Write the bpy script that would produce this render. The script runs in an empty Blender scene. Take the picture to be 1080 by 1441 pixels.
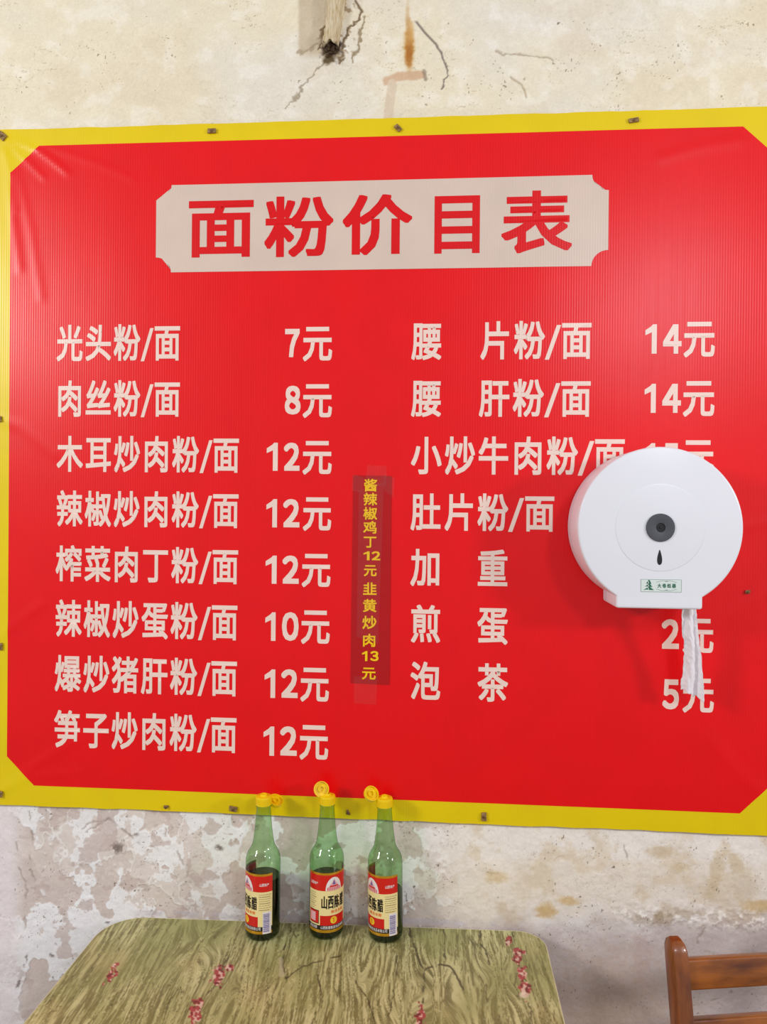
import bpy, bmesh, math, random
import numpy as np
from mathutils import Vector, Matrix
random.seed(7)
SC = bpy.context.scene
COL = SC.collection
PI = math.pi

# ------------------------------------------------------------------ camera
F = 1080.0                                   # focal length in pixels of the 1080 x 1441 frame
YAW, PITCH, ROLL = 7.78283e-2, -4.15108e-3, 9.06858e-3
CAM = np.array([0.0, -1.42, 1.5])
RM = (Matrix.Rotation(YAW, 3, 'Z') @ Matrix.Rotation(PI / 2 + PITCH, 3, 'X') @ Matrix.Rotation(ROLL, 3, 'Z'))
cd = bpy.data.cameras.new('camera')
cam = bpy.data.objects.new('camera', cd); COL.objects.link(cam)
cam.matrix_world = Matrix.Translation(Vector(CAM)) @ RM.to_4x4()
cd.sensor_fit = 'VERTICAL'; cd.sensor_height = 36.0; cd.lens = F / 1441 * 36.0
cd.clip_start = 0.02; cd.clip_end = 50
SC.camera = cam

# ------------------------------------------------------------------ light
def area(name, loc, target, size, power, color, size_y=None):
    l = bpy.data.lights.new(name, 'AREA'); l.energy = power; l.color = color
    l.shape = 'RECTANGLE'; l.size = size; l.size_y = size_y or size
    o = bpy.data.objects.new(name, l); COL.objects.link(o); o.location = loc
    o.rotation_euler = (Vector(target) - Vector(loc)).to_track_quat('-Z', 'Y').to_euler()
    return o
W = bpy.data.worlds.new('room_light'); SC.world = W; W.use_nodes = True
bg = W.node_tree.nodes['Background']; bg.inputs[0].default_value = (0.93, 0.95, 1.0, 1); bg.inputs[1].default_value = 0.50
area('lamp_right_front', (1.0, -2.3, 2.45), (0.0, 0, 1.5), 0.28, 11, (0.88, 0.90, 1.0))
area('lamp_right_side', (2.6, -1.65, 2.1), (0.2, 0, 1.5), 0.28, 26, (1.0, 0.97, 0.95))
area('lamp_left', (-2.5, -2.0, 2.45), (-0.2, 0, 1.2), 0.5, 37, (1.0, 0.98, 0.95))
SC.view_settings.view_transform = 'Standard'; SC.view_settings.look = 'None'
SC.view_settings.gamma = 1.0; SC.view_settings.use_curve_mapping = False
SC.view_settings.exposure = 0.0

# ------------------------------------------------------------------ measuring: photo pixel -> place on a real plane
RN = np.array(RM)
def ray(px, py): return RN @ np.array([(px - 540) / F, -(py - 720.5) / F, -1.0])
def wallpt(px, py, y=0.0):
    d = ray(px, py); t = (y - CAM[1]) / d[1]; p = CAM + t * d; return float(p[0]), float(p[2])
def levelpt(px, py, z):
    d = ray(px, py); t = (z - CAM[2]) / d[2]; p = CAM + t * d; return float(p[0]), float(p[1])
def proj(P):
    q = (np.asarray(P, float) - CAM) @ RN
    return 540 + F * q[..., 0] / -q[..., 2], 720.5 - F * q[..., 1] / -q[..., 2]

# ------------------------------------------------------------------ helpers
def lin(c):
    c = np.asarray(c, float) / 255.0
    return np.where(c <= 0.04045, c / 12.92, ((c + 0.055) / 1.055) ** 2.4)
def rgba(c): return (*[float(v) for v in lin(c)], 1.0)

def hash2(ix, iy, seed):
    n = (ix.astype(np.int64) * 374761393 + iy.astype(np.int64) * 668265263 + seed * 974711) & 0xffffffff
    n = ((n ^ (n >> 13)) * 1274126177) & 0xffffffff
    n = (n ^ (n >> 16)) & 0xffffffff
    return n / 4294967295.0
def vnoise(x, y, seed=0):
    ix = np.floor(x); iy = np.floor(y); fx = x - ix; fy = y - iy
    fx = fx * fx * (3 - 2 * fx); fy = fy * fy * (3 - 2 * fy)
    a = hash2(ix, iy, seed); b = hash2(ix + 1, iy, seed); c = hash2(ix, iy + 1, seed); d = hash2(ix + 1, iy + 1, seed)
    return (a * (1 - fx) + b * fx) * (1 - fy) + (c * (1 - fx) + d * fx) * fy
def fbm(x, y, seed=0, octs=4, gain=0.5):
    s = 0; a = 1; t = 0
    for o in range(octs):
        s = s + a * vnoise(x, y, seed + o * 17); t += a; a *= gain; x = x * 2.03 + 5.1; y = y * 2.03 + 1.7
    return s / t
def sstep(a, b, x):
    t = np.clip((x - a) / (b - a), 0, 1); return t * t * (3 - 2 * t)
def segdist(x, y, pts):
    d = np.full(np.shape(x), 1e9)
    for (x0, y0), (x1, y1) in zip(pts[:-1], pts[1:]):
        dx, dy = x1 - x0, y1 - y0; t = np.clip(((x - x0) * dx + (y - y0) * dy) / (dx * dx + dy * dy), 0, 1)
        d = np.minimum(d, np.hypot(x - x0 - t * dx, y - y0 - t * dy))
    return d

def mat(name, c, rough=0.5, metal=0.0, spec=0.5, vary=0.0, vscale=30.0, bump=0.0, bscale=200.0, c2=None, stretch=None, attr=None, coat=0.0, bdist=0.001):
    m = bpy.data.materials.new(name); m.use_nodes = True; nt = m.node_tree; N = nt.nodes; L = nt.links
    b = N['Principled BSDF']; b.inputs['Roughness'].default_value = rough; b.inputs['Metallic'].default_value = metal
    b.inputs['Specular IOR Level'].default_value = spec; b.inputs['Coat Weight'].default_value = coat
    b.inputs['Base Color'].default_value = rgba(c)
    tc = N.new('ShaderNodeTexCoord'); mp = N.new('ShaderNodeMapping'); L.new(tc.outputs['Object'], mp.inputs[0])
    if stretch: mp.inputs['Scale'].default_value = stretch
    src = None
    if attr:
        a = N.new('ShaderNodeAttribute'); a.attribute_name = attr; src = a.outputs['Color']; L.new(src, b.inputs['Base Color'])
    if c2 is not None or vary:
        n = N.new('ShaderNodeTexNoise'); n.inputs['Scale'].default_value = vscale; n.inputs['Detail'].default_value = 6
        L.new(mp.outputs[0], n.inputs['Vector'])
        if c2 is not None:
            r = N.new('ShaderNodeValToRGB'); r.color_ramp.elements[0].position = 0.35; r.color_ramp.elements[1].position = 0.65
            r.color_ramp.elements[0].color = rgba(c); r.color_ramp.elements[1].color = rgba(c2)
            L.new(n.outputs['Fac'], r.inputs[0]); L.new(r.outputs[0], b.inputs['Base Color'])
        else:
            mr = N.new('ShaderNodeMapRange'); mr.inputs[1].default_value = 0.3; mr.inputs[2].default_value = 0.7
            mr.inputs[3].default_value = 1 - vary; mr.inputs[4].default_value = 1 + vary; L.new(n.outputs['Fac'], mr.inputs[0])
            mx = N.new('ShaderNodeMix'); mx.data_type = 'RGBA'; mx.blend_type = 'MULTIPLY'; mx.inputs[0].default_value = 1
            if src: L.new(src, mx.inputs[6])
            else: mx.inputs[6].default_value = rgba(c)
            L.new(mr.outputs[0], mx.inputs[7]); L.new(mx.outputs[2], b.inputs['Base Color'])
    if bump:
        n2 = N.new('ShaderNodeTexNoise'); n2.inputs['Scale'].default_value = bscale; n2.inputs['Detail'].default_value = 5
        L.new(mp.outputs[0], n2.inputs['Vector']); bu = N.new('ShaderNodeBump'); bu.inputs['Strength'].default_value = bump
        bu.inputs['Distance'].default_value = bdist; L.new(n2.outputs['Fac'], bu.inputs['Height']); L.new(bu.outputs[0], b.inputs['Normal'])
    return m

def link(name, me, parent=None, mats=()):
    o = bpy.data.objects.new(name, me); COL.objects.link(o)
    for m in mats: me.materials.append(m)
    if parent: o.parent = parent
    return o
def tag(o, label, cat=None, group=None):
    o['label'] = label
    if cat: o['category'] = cat
    if group: o['group'] = group
    return o
def empty(name, loc, rz=0.0):
    o = bpy.data.objects.new(name, None); COL.objects.link(o); o.location = loc; o.rotation_euler = (0, 0, rz)
    o.empty_display_size = 0.05; return o
def from_bm(name, bm, mats, parent=None, smooth=False, angle=None):
    me = bpy.data.meshes.new(name); bmesh.ops.recalc_face_normals(bm, faces=bm.faces[:]); bm.to_mesh(me); bm.free()
    if smooth:
        me.polygons.foreach_set('use_smooth', [True] * len(me.polygons))
        if angle: me.set_sharp_from_angle(angle=angle)
    return link(name, me, parent, mats if isinstance(mats, (list, tuple)) else [mats])
def box(bm, x0, x1, y0, y1, z0, z1, bev=0.0, M=None):
    r = bmesh.ops.create_cube(bm, size=1.0)['verts']
    for v in r: v.co = Vector(((x0 + x1) / 2 + v.co.x * (x1 - x0), (y0 + y1) / 2 + v.co.y * (y1 - y0), (z0 + z1) / 2 + v.co.z * (z1 - z0)))
    if bev:
        es = list({e for v in r for e in v.link_edges})
        g = bmesh.ops.bevel(bm, geom=es, offset=bev, segments=3, affect='EDGES', profile=0.5)
        r = list({v for f in g['faces'] for v in f.verts} | {v for v in r if v.is_valid})
    if M is not None:
        for v in r: v.co = M @ v.co
    return r
def lathe(bm, prof, seg=48, mi=0, M=None, a0=0.0, a1=2 * PI):
    full = abs(a1 - a0 - 2 * PI) < 1e-6; n = seg if full else seg + 1; rings = []
    for r, z in prof:
        if r < 1e-7: v = bm.verts.new((0, 0, z)); rings.append([v] * n)
        else: rings.append([bm.verts.new((r * math.cos(a0 + (a1 - a0) * i / seg), r * math.sin(a0 + (a1 - a0) * i / seg), z)) for i in range(n)])
    for a, b in zip(rings[:-1], rings[1:]):
        for i in range(seg):
            j = (i + 1) % n; vs = []
            for v in (a[i], a[j], b[j], b[i]):
                if v not in vs: vs.append(v)
            if len(vs) >= 3:
                f = bm.faces.new(vs); f.material_index = mi
    if M is not None:
        for v in {v for r in rings for v in r}: v.co = M @ v.co
def grid_mesh(name, xs, zs, fn):
    """vertices fn(X, Z) -> (N,3); faces in rows"""
    X, Z = np.meshgrid(xs, zs); co = fn(X.ravel(), Z.ravel()); nx, nz = len(xs), len(zs)
    i = np.arange(nx - 1)[None, :] + nx * np.arange(nz - 1)[:, None]; i = i.ravel()
    fc = np.stack([i, i + 1, i + nx + 1, i + nx], 1).astype(np.int32)
    me = bpy.data.meshes.new(name); me.vertices.add(len(co)); me.vertices.foreach_set('co', co.astype(np.float32).ravel())
    me.loops.add(fc.size); me.loops.foreach_set('vertex_index', fc.ravel()); me.polygons.add(len(fc))
    me.polygons.foreach_set('loop_start', np.arange(0, fc.size, 4, dtype=np.int32)); me.update(calc_edges=True)
    me.polygons.foreach_set('use_smooth', np.ones(len(fc), bool)); me.validate()
    return me, X.ravel(), Z.ravel()
def set_color(me, name, srgb):
    a = me.color_attributes.new(name, 'FLOAT_COLOR', 'POINT'); c = np.ones((len(srgb), 4), np.float32); c[:, :3] = lin(np.clip(srgb, 0, 255))
    a.data.foreach_set('color', c.ravel())

# ------------------------------------------------------------------ the back wall (plaster with relief and stains)
def steps(lo, hi, fine_ranges, fine, coarse):
    pts = [lo]; x = lo
    while x < hi - 1e-6:
        s = fine if any(a - 1e-6 <= x < b for a, b in fine_ranges) else coarse
        for a, b in fine_ranges:
            if x < a < x + s: s = a - x
        x = min(hi, x + max(s, 1e-4)); pts.append(x)
    return np.array(pts)
xs = steps(-2.6, 2.4, [(-0.90, 0.62)], 0.00145, 0.1)
zs = steps(0.0, 3.0, [(0.42, 0.945), (2.19, 2.47)], 0.00145, 0.04)
def mixc(c, col, m):
    return c * (1 - m[:, None]) + np.array(col, float)[None, :] * m[:, None]
def paint_wall(X, Z):
    px, py = X * 760 + 624, 717 - (Z - 1.5) * 760        # wall millimetre-like authoring units, close to photo pixels
    qx, qy = proj(np.stack([X, np.zeros_like(X), Z], 1)); px, py = qx, qy
    n1 = fbm(px / 90, py / 60, 1, 5); n2 = fbm(px / 24, py / 20, 2, 4); n3 = fbm(px / 6, py / 5, 3, 3); n4 = fbm(px / 45, py / 38, 9, 5, .6)
    h = np.zeros_like(px)
    # upper part
    c = np.tile(np.array([240., 228, 200]), (len(px), 1))
    c = mixc(c, (236, 228, 214), sstep(0.35, 0.7, fbm(px / 200, py / 120, 21, 3)) * 0.8)
    c = mixc(c, (226, 207, 176), sstep(0.50, 0.72, n1) * 0.28)
    c = mixc(c, (250, 245, 236), sstep(0.55, 0.75, n2) * 0.32)
    hair = np.abs(fbm(px / 34, py / 11, 5, 4) - 0.5); msk = sstep(0.5, 0.66, fbm(px / 60, py / 50, 6, 2))
    hm = (1 - sstep(0.0, 0.007, hair)) * msk
    c = mixc(c, (176, 152, 120), hm * 0.55); h -= hm * 0.0004
    sp = sstep(0.86, 0.92, vnoise(px / 2.2, py / 2.2, 8)) * sstep(0.62, 0.70, fbm(px / 30, py / 30, 12, 3))
    c = mixc(c, (120, 98, 72), sp * 0.7)
    up = py < 260
    def blob(cx, cy, rx, ry, rot=0, soft=0.35, wob=0.5):
        a = math.radians(rot); dx = px - cx; dy = py - cy; u = dx * math.cos(a) + dy * math.sin(a); v = -dx * math.sin(a) + dy * math.cos(a)
        r = np.sqrt((u / rx) ** 2 + (v / ry) ** 2) + (n3 - 0.5) * wob
        return 1 - sstep(1 - soft, 1 + soft, r)
    # darker beige square patch beside the peg, rust runs, cracks
    m = sstep(417, 423, px) * (1 - sstep(456, 466, px)) * (1 - sstep(66 + (px - 420) * .2, 84, py)) * up
    c = mixc(c, (205, 187, 158), m * 0.85)
    c = mixc(c, (203, 142, 60), blob(576, 62, 7, 32, 0, .5) * 0.75 * up); c = mixc(c, (168, 98, 30), blob(576, 72, 5, 18, 0, .5, 1.0) * 0.7 * up)
    c = mixc(c, (200, 150, 90), blob(574, 30, 3, 26, 0, .6) * 0.5 * up)
    m = (1 - sstep(6, 9.5, segdist(px, py, [(545, 113), (562, 106), (592, 104)]) + n3 * 3)) * up; c = mixc(c, (214, 176, 140), m * 0.85)
    m = (1 - sstep(6.5, 8.5, segdist(px, py, [(552, 116), (549, 140), (546, 172)]) + n3 * 2)) * up; c = mixc(c, (226, 205, 178), m * 0.85)
    m = (1 - sstep(2, 5, segdist(px, py, [(597, 98), (599, 110)]) + n3 * 2)) * up; c = mixc(c, (140, 120, 100), m * 0.6); h += m * 0.0008
    wob = (n3 - 0.5) * 5 + (n2 - .5) * 14
    for pts, w, col, a in [([(588, 30), (597, 42), (614, 60), (622, 74), (628, 96), (626, 112), (622, 123)], 1.3, (120, 108, 100), .8),
                           ([(455, 84), (430, 118), (402, 152)], 1.0, (165, 150, 125), .8), ([(500, 0), (508, 12), (498, 30), (486, 56), (486, 78), (478, 88)], 1.6, (120, 98, 70), .9),
                           ([(512, 20), (506, 50), (502, 72), (498, 88)], 1.2, (150, 130, 100), .8), ([(466, 0), (462, 32), (452, 56), (446, 66)], 1.6, (118, 94, 62), .9),
                           ([(420, 74), (440, 60), (454, 54)], 1.6, (176, 156, 128), .8), ([(722, 110), (735, 118), (745, 140)], .8, (170, 150, 120), .6),
                           ([(700, 72), (730, 74), (775, 80)], .9, (165, 148, 122), .6)]:
        m = (1 - sstep(w * .5, w + 1.2, segdist(px + wob, py + wob, pts))) * up
        c = mixc(c, col, m * a); h -= m * 0.0012
    m = (1 - sstep(12, 30, np.abs(px - 484 + (py) * .12))) * (1 - sstep(74, 96, py)); h += m * 0.004 * (0.5 + n2)
    c = mixc(c, (150, 124, 88), sstep(.56, .7, n3) * m * .7)
    c = mixc(c, (52, 34, 20), blob(468, 70, 13, 13, 0, .4, 1.2) * .9 * up); c = mixc(c, (88, 68, 36), blob(463, 81, 7, 8, 0, .5, 1.2) * .8 * up)  # dark hole below the peg painted onto the plaster
    # lower part
    lo = sstep(1000, 1010, py)
    b = np.tile(np.array([226., 219, 216]), (len(px), 1))
    left = 1 - sstep(560, 760, px)
    e1 = fbm(px / 62 + 3, py / 70, 31, 5, .55) + 0.02 * (n3 - .5); e2 = fbm(px / 40, py / 52, 32, 5, .6)
    peel = sstep(0.485, 0.50, e1) * left
    b = mixc(b, (240, 238, 238), (1 - peel) * left * 0.75)
    b = mixc(b, (206, 190, 181), peel * (0.7 + .3 * n2)); h -= peel * 0.0009
    p2 = sstep(0.545, 0.56, e2) * left; b = mixc(b, (216, 203, 194), p2 * .8); h -= p2 * .0005
    p3 = sstep(0.60, 0.62, fbm(px / 30, py / 22, 33, 5)) * left; b = mixc(b, (196, 178, 170), p3 * .7)
    edge = np.abs(e1 - 0.4925); m = (1 - sstep(0.001, 0.005, edge)) * left; b = mixc(b, (158, 142, 132), m * .35 * sstep(.5, .6, n2))
    m = (1 - sstep(0.003, 0.012, np.abs(e1 - 0.472))) * left; b = mixc(b, (250, 249, 248), m * .5)
    b = mixc(b, (232, 222, 222), left * (1 - sstep(10, 40, px)) * .9)
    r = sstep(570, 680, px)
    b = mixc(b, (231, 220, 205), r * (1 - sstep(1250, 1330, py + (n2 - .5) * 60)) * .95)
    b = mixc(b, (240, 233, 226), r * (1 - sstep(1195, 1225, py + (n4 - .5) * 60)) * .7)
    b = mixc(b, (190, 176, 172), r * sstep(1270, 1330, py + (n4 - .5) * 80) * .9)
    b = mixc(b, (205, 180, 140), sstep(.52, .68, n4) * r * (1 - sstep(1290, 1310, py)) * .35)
    for cx, cy, rx, ry, ro, col, a in [(770, 1283, 14, 10, 0, (196, 158, 96), .7), (800, 1268, 14, 6, 10, (206, 172, 116), .7), (700, 1235, 18, 8, 10, (212, 186, 142), .7),
                                       (932, 1200, 18, 8, 5, (206, 184, 150), .7), (1010, 1228, 9, 38, 12, (206, 184, 148), .6), (1036, 1215, 8, 26, -35, (206, 184, 148), .6),
                                       (1066, 1276, 22, 8, 0, (200, 166, 108), .7), (960, 1222, 12, 5, 0, (210, 188, 150), .6), (1050, 1250, 18, 26, 0, (214, 198, 174), .6),
                                       (905, 1350, 12, 36, 0, (190, 170, 166), .6), (735, 1250, 14, 30, 0, (216, 200, 178), .5)]:
        b = mixc(b, col, blob(cx, cy, rx, ry, ro, .5, .9) * a)
    b = mixc(b, (206, 172, 142), blob(850, 1440, 95, 80, 0, .8, 1.2) * .45)  # tan put into the plaster to warm the table's shadow here
    ridge = np.exp(-((py - 1288 - (px - 900) * .05) / 13) ** 2) * sstep(840, 900, px)
    b = mixc(b, (246, 240, 232), ridge * sstep(.5, .58, n3) * .8); b = mixc(b, (160, 138, 108), ridge * sstep(.56, .66, n2) * .5); h += ridge * n3 * .003
    b = mixc(b, (176, 196, 158), np.exp(-((px - 598) / 20) ** 2) * .0)
    for pts, w in [([(38, 1140), (42, 1180), (46, 1215), (44, 1250)], 1.2), ([(20, 1180), (36, 1260), (34, 1330)], .9), ([(118, 1170), (150, 1150), (168, 1165), (205, 1195), (232, 1198), (236, 1170)], 1.2),
                   ([(112, 1165), (120, 1155), (150, 1152)], 1.0), ([(250, 1200), (262, 1230), (240, 1260)], 1.0), ([(984, 1330), (996, 1308)], 1.0), ([(880, 1192), (885, 1210)], .8), ([(1002, 1410), (1030, 1395)], 1.0)]:
        m = 1 - sstep(w * .4, w + 1.3, segdist(px + wob, py + wob, pts)); m = m * sstep(.35, .6, fbm(px / 14, py / 14, 51, 2)); b = mixc(b, (150, 132, 122), m * .5); h -= m * .0008
    for cx, cy, rx, ry in [(165, 1195, 12, 9), (186, 1172, 10, 5), (308, 1194, 7, 5), (150, 1298, 5, 3), (35, 1352, 3, 10), (72, 1345, 5, 3), (25, 1385, 3, 8)]:
        b = mixc(b, (104, 90, 84), blob(cx, cy, rx, ry, 20, .5, 1.6) * sstep(.45, .6, n3) * .75)
    hair = np.abs(fbm(px / 26, py / 18, 45, 4) - 0.5); hm = (1 - sstep(0, 0.008, hair)) * sstep(.48, .6, fbm(px / 50, py / 40, 46, 2))
    b = mixc(b, (160, 140, 126), hm * .45); h -= hm * .0004
    sp = sstep(0.88, 0.93, vnoise(px / 2.0, py / 2.0, 48)) * sstep(0.58, 0.66, fbm(px / 26, py / 26, 49, 3)); b = mixc(b, (108, 92, 82), sp * .8)
    m = (1 - sstep(3, 5, np.abs(py - 1297 - (px - 560) * .03))) * sstep(180, 200, px) * (1 - sstep(720, 760, px)) * sstep(.35, .6, n2); b = mixc(b, (196, 190, 196), m * .6)
    b = np.clip(b * 1.045, 0, 250)
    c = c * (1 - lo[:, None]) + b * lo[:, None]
    c = c + ((n3 - .5) * 9 + (n2 - .5) * 9)[:, None]
    h = h + (n1 - .5) * .004 + (n2 - .5) * .0022 + (n3 - .5) * .0007
    return c, h
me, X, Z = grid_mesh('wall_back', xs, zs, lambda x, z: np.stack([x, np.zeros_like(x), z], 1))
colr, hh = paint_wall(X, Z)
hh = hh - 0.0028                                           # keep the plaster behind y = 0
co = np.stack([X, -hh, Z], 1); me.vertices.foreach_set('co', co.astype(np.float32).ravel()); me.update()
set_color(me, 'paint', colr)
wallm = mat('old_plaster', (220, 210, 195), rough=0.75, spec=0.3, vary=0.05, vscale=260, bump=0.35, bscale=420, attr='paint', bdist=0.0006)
wall = link('wall_back', me, None, [wallm]); wall['kind'] = 'structure'; wall['label'] = 'old cream plaster wall, stained above and peeling below the banner'

bm = bmesh.new(); box(bm, -2.6, 2.4, -4.0, 0.02, -0.06, 0.0)
fl = from_bm('floor', bm, mat('grey_floor', (150, 142, 132), rough=0.6, vary=0.15, vscale=6)); fl['kind'] = 'structure'; fl['label'] = 'plain grey cement floor'

# ------------------------------------------------------------------ banner surface
def wl(pts): return [wallpt(*p) for p in pts]
RIDGES = [([(8, 196), (54, 212), (98, 246)], 1.1, 3.5), ([(8, 198), (38, 226), (64, 252)], 1.1, 3.0), ([(20, 192), (72, 222), (92, 240)], .6, 2.5), ([(60, 205), (140, 232), (190, 254)], .5, 5), ([(8, 215), (18, 290), (30, 380)], .9, 6), ([(8, 205), (30, 260), (46, 330), (60, 420)], .6, 6), ([(6, 205), (22, 262), (26, 300)], .7, 3),
          ([(-5, 905), (20, 880), (60, 850)], .8, 7), ([(4, 1112), (60, 1070), (110, 1040)], .7, 7), ([(4, 1112), (50, 1092), (120, 1084)], .5, 5), ([(1085, 832), (1050, 850), (1000, 880)], .6, 10),
          ([(1075, 735), (1020, 750), (985, 745)], .6, 6), ([(1000, 1040), (1040, 1090), (1078, 1120)], .7, 10), ([(-4, 590), (30, 600), (80, 640)], .6, 8), ([(1040, 200), (980, 210), (930, 225)], .5, 8),
          ([(330, 1137), (390, 1110), (440, 1096)], .4, 8)]
RID = [([wallpt(*p) for p in pts], a * .001, w / 760.0) for pts, a, w in RIDGES]
def hban(x, z):
    x = np.asarray(x, float); z = np.asarray(z, float)
    h = 0.0055 + 0.0016 * (fbm(x / .28 + 3, z / .33, 61, 2) - .5) + 0.0006 * (fbm(x / .09, z / .16, 62, 2) - .5)
    for pts, a, w in RID: h = h + a * np.exp(-(segdist(x, z, pts) / w) ** 2)
    return h

def banner_mat(name, c, attr=None, rough=0.32, spec=0.38, rib=0.25):
    m = mat(name, c, rough=rough, spec=spec, vary=0.03, vscale=14, attr=attr); nt = m.node_tree; N = nt.nodes; L = nt.links; b = N['Principled BSDF']
    tc = N.new('ShaderNodeNewGeometry')
    wv = N.new('ShaderNodeTexWave'); wv.bands_direction = 'X'; wv.inputs['Scale'].default_value = 68; wv.inputs['Distortion'].default_value = 0.6; wv.inputs['Detail Scale'].default_value = 0.3
    mp = N.new('ShaderNodeMapping'); mp.inputs['Scale'].default_value = (1, 1, .06); L.new(tc.outputs['Position'], mp.inputs[0]); L.new(mp.outputs[0], wv.inputs[0])
    ns = N.new('ShaderNodeTexNoise'); ns.inputs['Scale'].default_value = 55; ns.inputs['Detail'].default_value = 4; mp2 = N.new('ShaderNodeMapping'); mp2.inputs['Scale'].default_value = (4, 1, .12)
    L.new(tc.outputs['Position'], mp2.inputs[0]); L.new(mp2.outputs[0], ns.inputs['Vector'])
    mu = N.new('ShaderNodeMath'); mu.operation = 'MULTIPLY'; L.new(wv.outputs['Fac'], mu.inputs[0]); L.new(ns.outputs['Fac'], mu.inputs[1])
    bu = N.new('ShaderNodeBump'); bu.inputs['Strength'].default_value = rib; bu.inputs['Distance'].default_value = .0006; L.new(mu.outputs[0], bu.inputs['Height']); L.new(bu.outputs[0], b.inputs['Normal'])
    return m
M_RED = banner_mat('banner_red', (238, 0, 10))
M_YEL = banner_mat('banner_yellow', (236, 206, 0))
M_CRE = banner_mat('banner_cream', (222, 200, 184))
M_LET = banner_mat('banner_letters', (246, 218, 204))
M_TIT = banner_mat('banner_title_red', (226, 0, 10))
M_EDGE = mat('banner_back', (200, 196, 190), rough=.6)

BL, BR = wallpt(-11, 700)[0], wallpt(1120, 700)[0]
BT = (wallpt(0, 185)[1] + wallpt(1080, 152)[1]) / 2; BB = (wallpt(0, 1130)[1] + wallpt(1080, 1175)[1]) / 2
OCT = wl([(57, 207), (1045, 180), (1089, 219), (1087, 1100), (1040, 1143), (50, 1104), (12, 1063), (17, 245)])
ban = empty('menu_banner', ((BL + BR) / 2, 0, BB))
tag(ban, 'big red price-list banner with yellow border nailed to the plaster wall', 'banner')
def to_parent(o, root):
    """keep the mesh where it was authored (world space) under the thing's empty"""
    o.parent = root; o.matrix_parent_inverse = Matrix.LocRotScale(root.location, root.rotation_euler, None).inverted(); return o

bm = bmesh.new(); nx, nz = 250, 230
vv = [[bm.verts.new((BL + (BR - BL) * i / nx, 0, BB + (BT - BB) * j / nz)) for i in range(nx + 1)] for j in range(nz + 1)]
for j in range(nz):
    for i in range(nx): bm.faces.new((vv[j][i], vv[j][i + 1], vv[j + 1][i + 1], vv[j + 1][i]))
for k in range(8):
    a = Vector((OCT[k][0], 0, OCT[k][1])); b = Vector((OCT[(k + 1) % 8][0], 0, OCT[(k + 1) % 8][1])); d = (b - a).normalized(); lo_ = 0.012
    near = []
    for f in bm.faces:
        c = f.calc_center_median() - a; t = c.dot(d)
        if -lo_ < t < (b - a).length + lo_ and (c - d * t).length < lo_: near.append(f)
    g = near + list({e for f in near for e in f.edges}) + list({v for f in near for v in f.verts})
    bmesh.ops.bisect_plane(bm, geom=g, dist=1e-5, plane_co=a, plane_no=d.cross(Vector((0, 1, 0))))
def in_oct(x, z):
    for k in range(8):
        (x0, z0), (x1, z1) = OCT[k], OCT[(k + 1) % 8]
        if (x1 - x0) * (z - z0) - (z1 - z0) * (x - x0) > 0: return False
    return True
for f in bm.faces:
    c = f.calc_center_median(); f.material_index = 0 if in_oct(c.x, c.z) else 1
vs = bm.verts[:]; hv = hban([v.co.x for v in vs], [v.co.z for v in vs])
rr = fbm(np.array([v.co.x for v in vs]) * 25, np.array([v.co.z for v in vs]) * 25, 70, 2)
for v, h, r in zip(vs, hv, rr):
    v.co.y = -h
    if v.co.z > BT - 1e-5: v.co.z += (r - .5) * .003
    if v.co.z < BB + 1e-5: v.co.z += (r - .5) * .003
me = bpy.data.meshes.new('sheet')
bmesh.ops.recalc_face_normals(bm, faces=bm.faces[:])
if sum(f.normal.y for f in list(bm.faces)[:50]) > 0: bmesh.ops.reverse_faces(bm, faces=bm.faces[:])
r = bmesh.ops.extrude_face_region(bm, geom=bm.faces[:])
for v in [g for g in r['geom'] if isinstance(g, bmesh.types.BMVert)]: v.co.y += .0007
bm.to_mesh(me); bm.free(); me.polygons.foreach_set('use_smooth', [True] * len(me.polygons)); me.set_sharp_from_angle(angle=1.0)
sheet = to_parent(link('sheet', me, None, [M_RED, M_YEL]), ban)

# flat print laid on a surface: list of 2D shapes in wall coordinates, cut fine enough to follow the waves
def wrap_flat(name, bm, mats, hfun, off, root, cut=0.012):
    zz = [v.co.z for v in bm.verts]; xx = [v.co.x for v in bm.verts]
    for lo_, hi_, no in ((min(xx), max(xx), (1, 0, 0)), (min(zz), max(zz), (0, 0, 1))):
        k = int((hi_ - lo_) / cut)
        for i in range(1, k + 1):
            p = lo_ + (hi_ - lo_) * i / (k + 1)
            bmesh.ops.bisect_plane(bm, geom=bm.verts[:] + bm.edges[:] + bm.faces[:], dist=1e-7, plane_co=(p, 0, 0) if no[0] else (0, 0, p), plane_no=no)
    vs = bm.verts[:]; hv = hfun(np.array([v.co.x for v in vs]), np.array([v.co.z for v in vs]))
    for v, h in zip(vs, hv): v.co.y = -(float(h) + off) + v.co.y
    for f in bm.faces:
        f.smooth = True
        if f.normal.y > 0: f.normal_flip()
    bmesh.ops.recalc_face_normals(bm, faces=bm.faces[:]); bm.normal_update()
    for f in bm.faces:
        if f.normal.y > 0: f.normal_flip()
    me = bpy.data.meshes.new(name); bm.to_mesh(me); bm.free()
    o = link(name, me, None, mats if isinstance(mats, (list, tuple)) else [mats])
    return to_parent(o, root) if root else o

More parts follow.
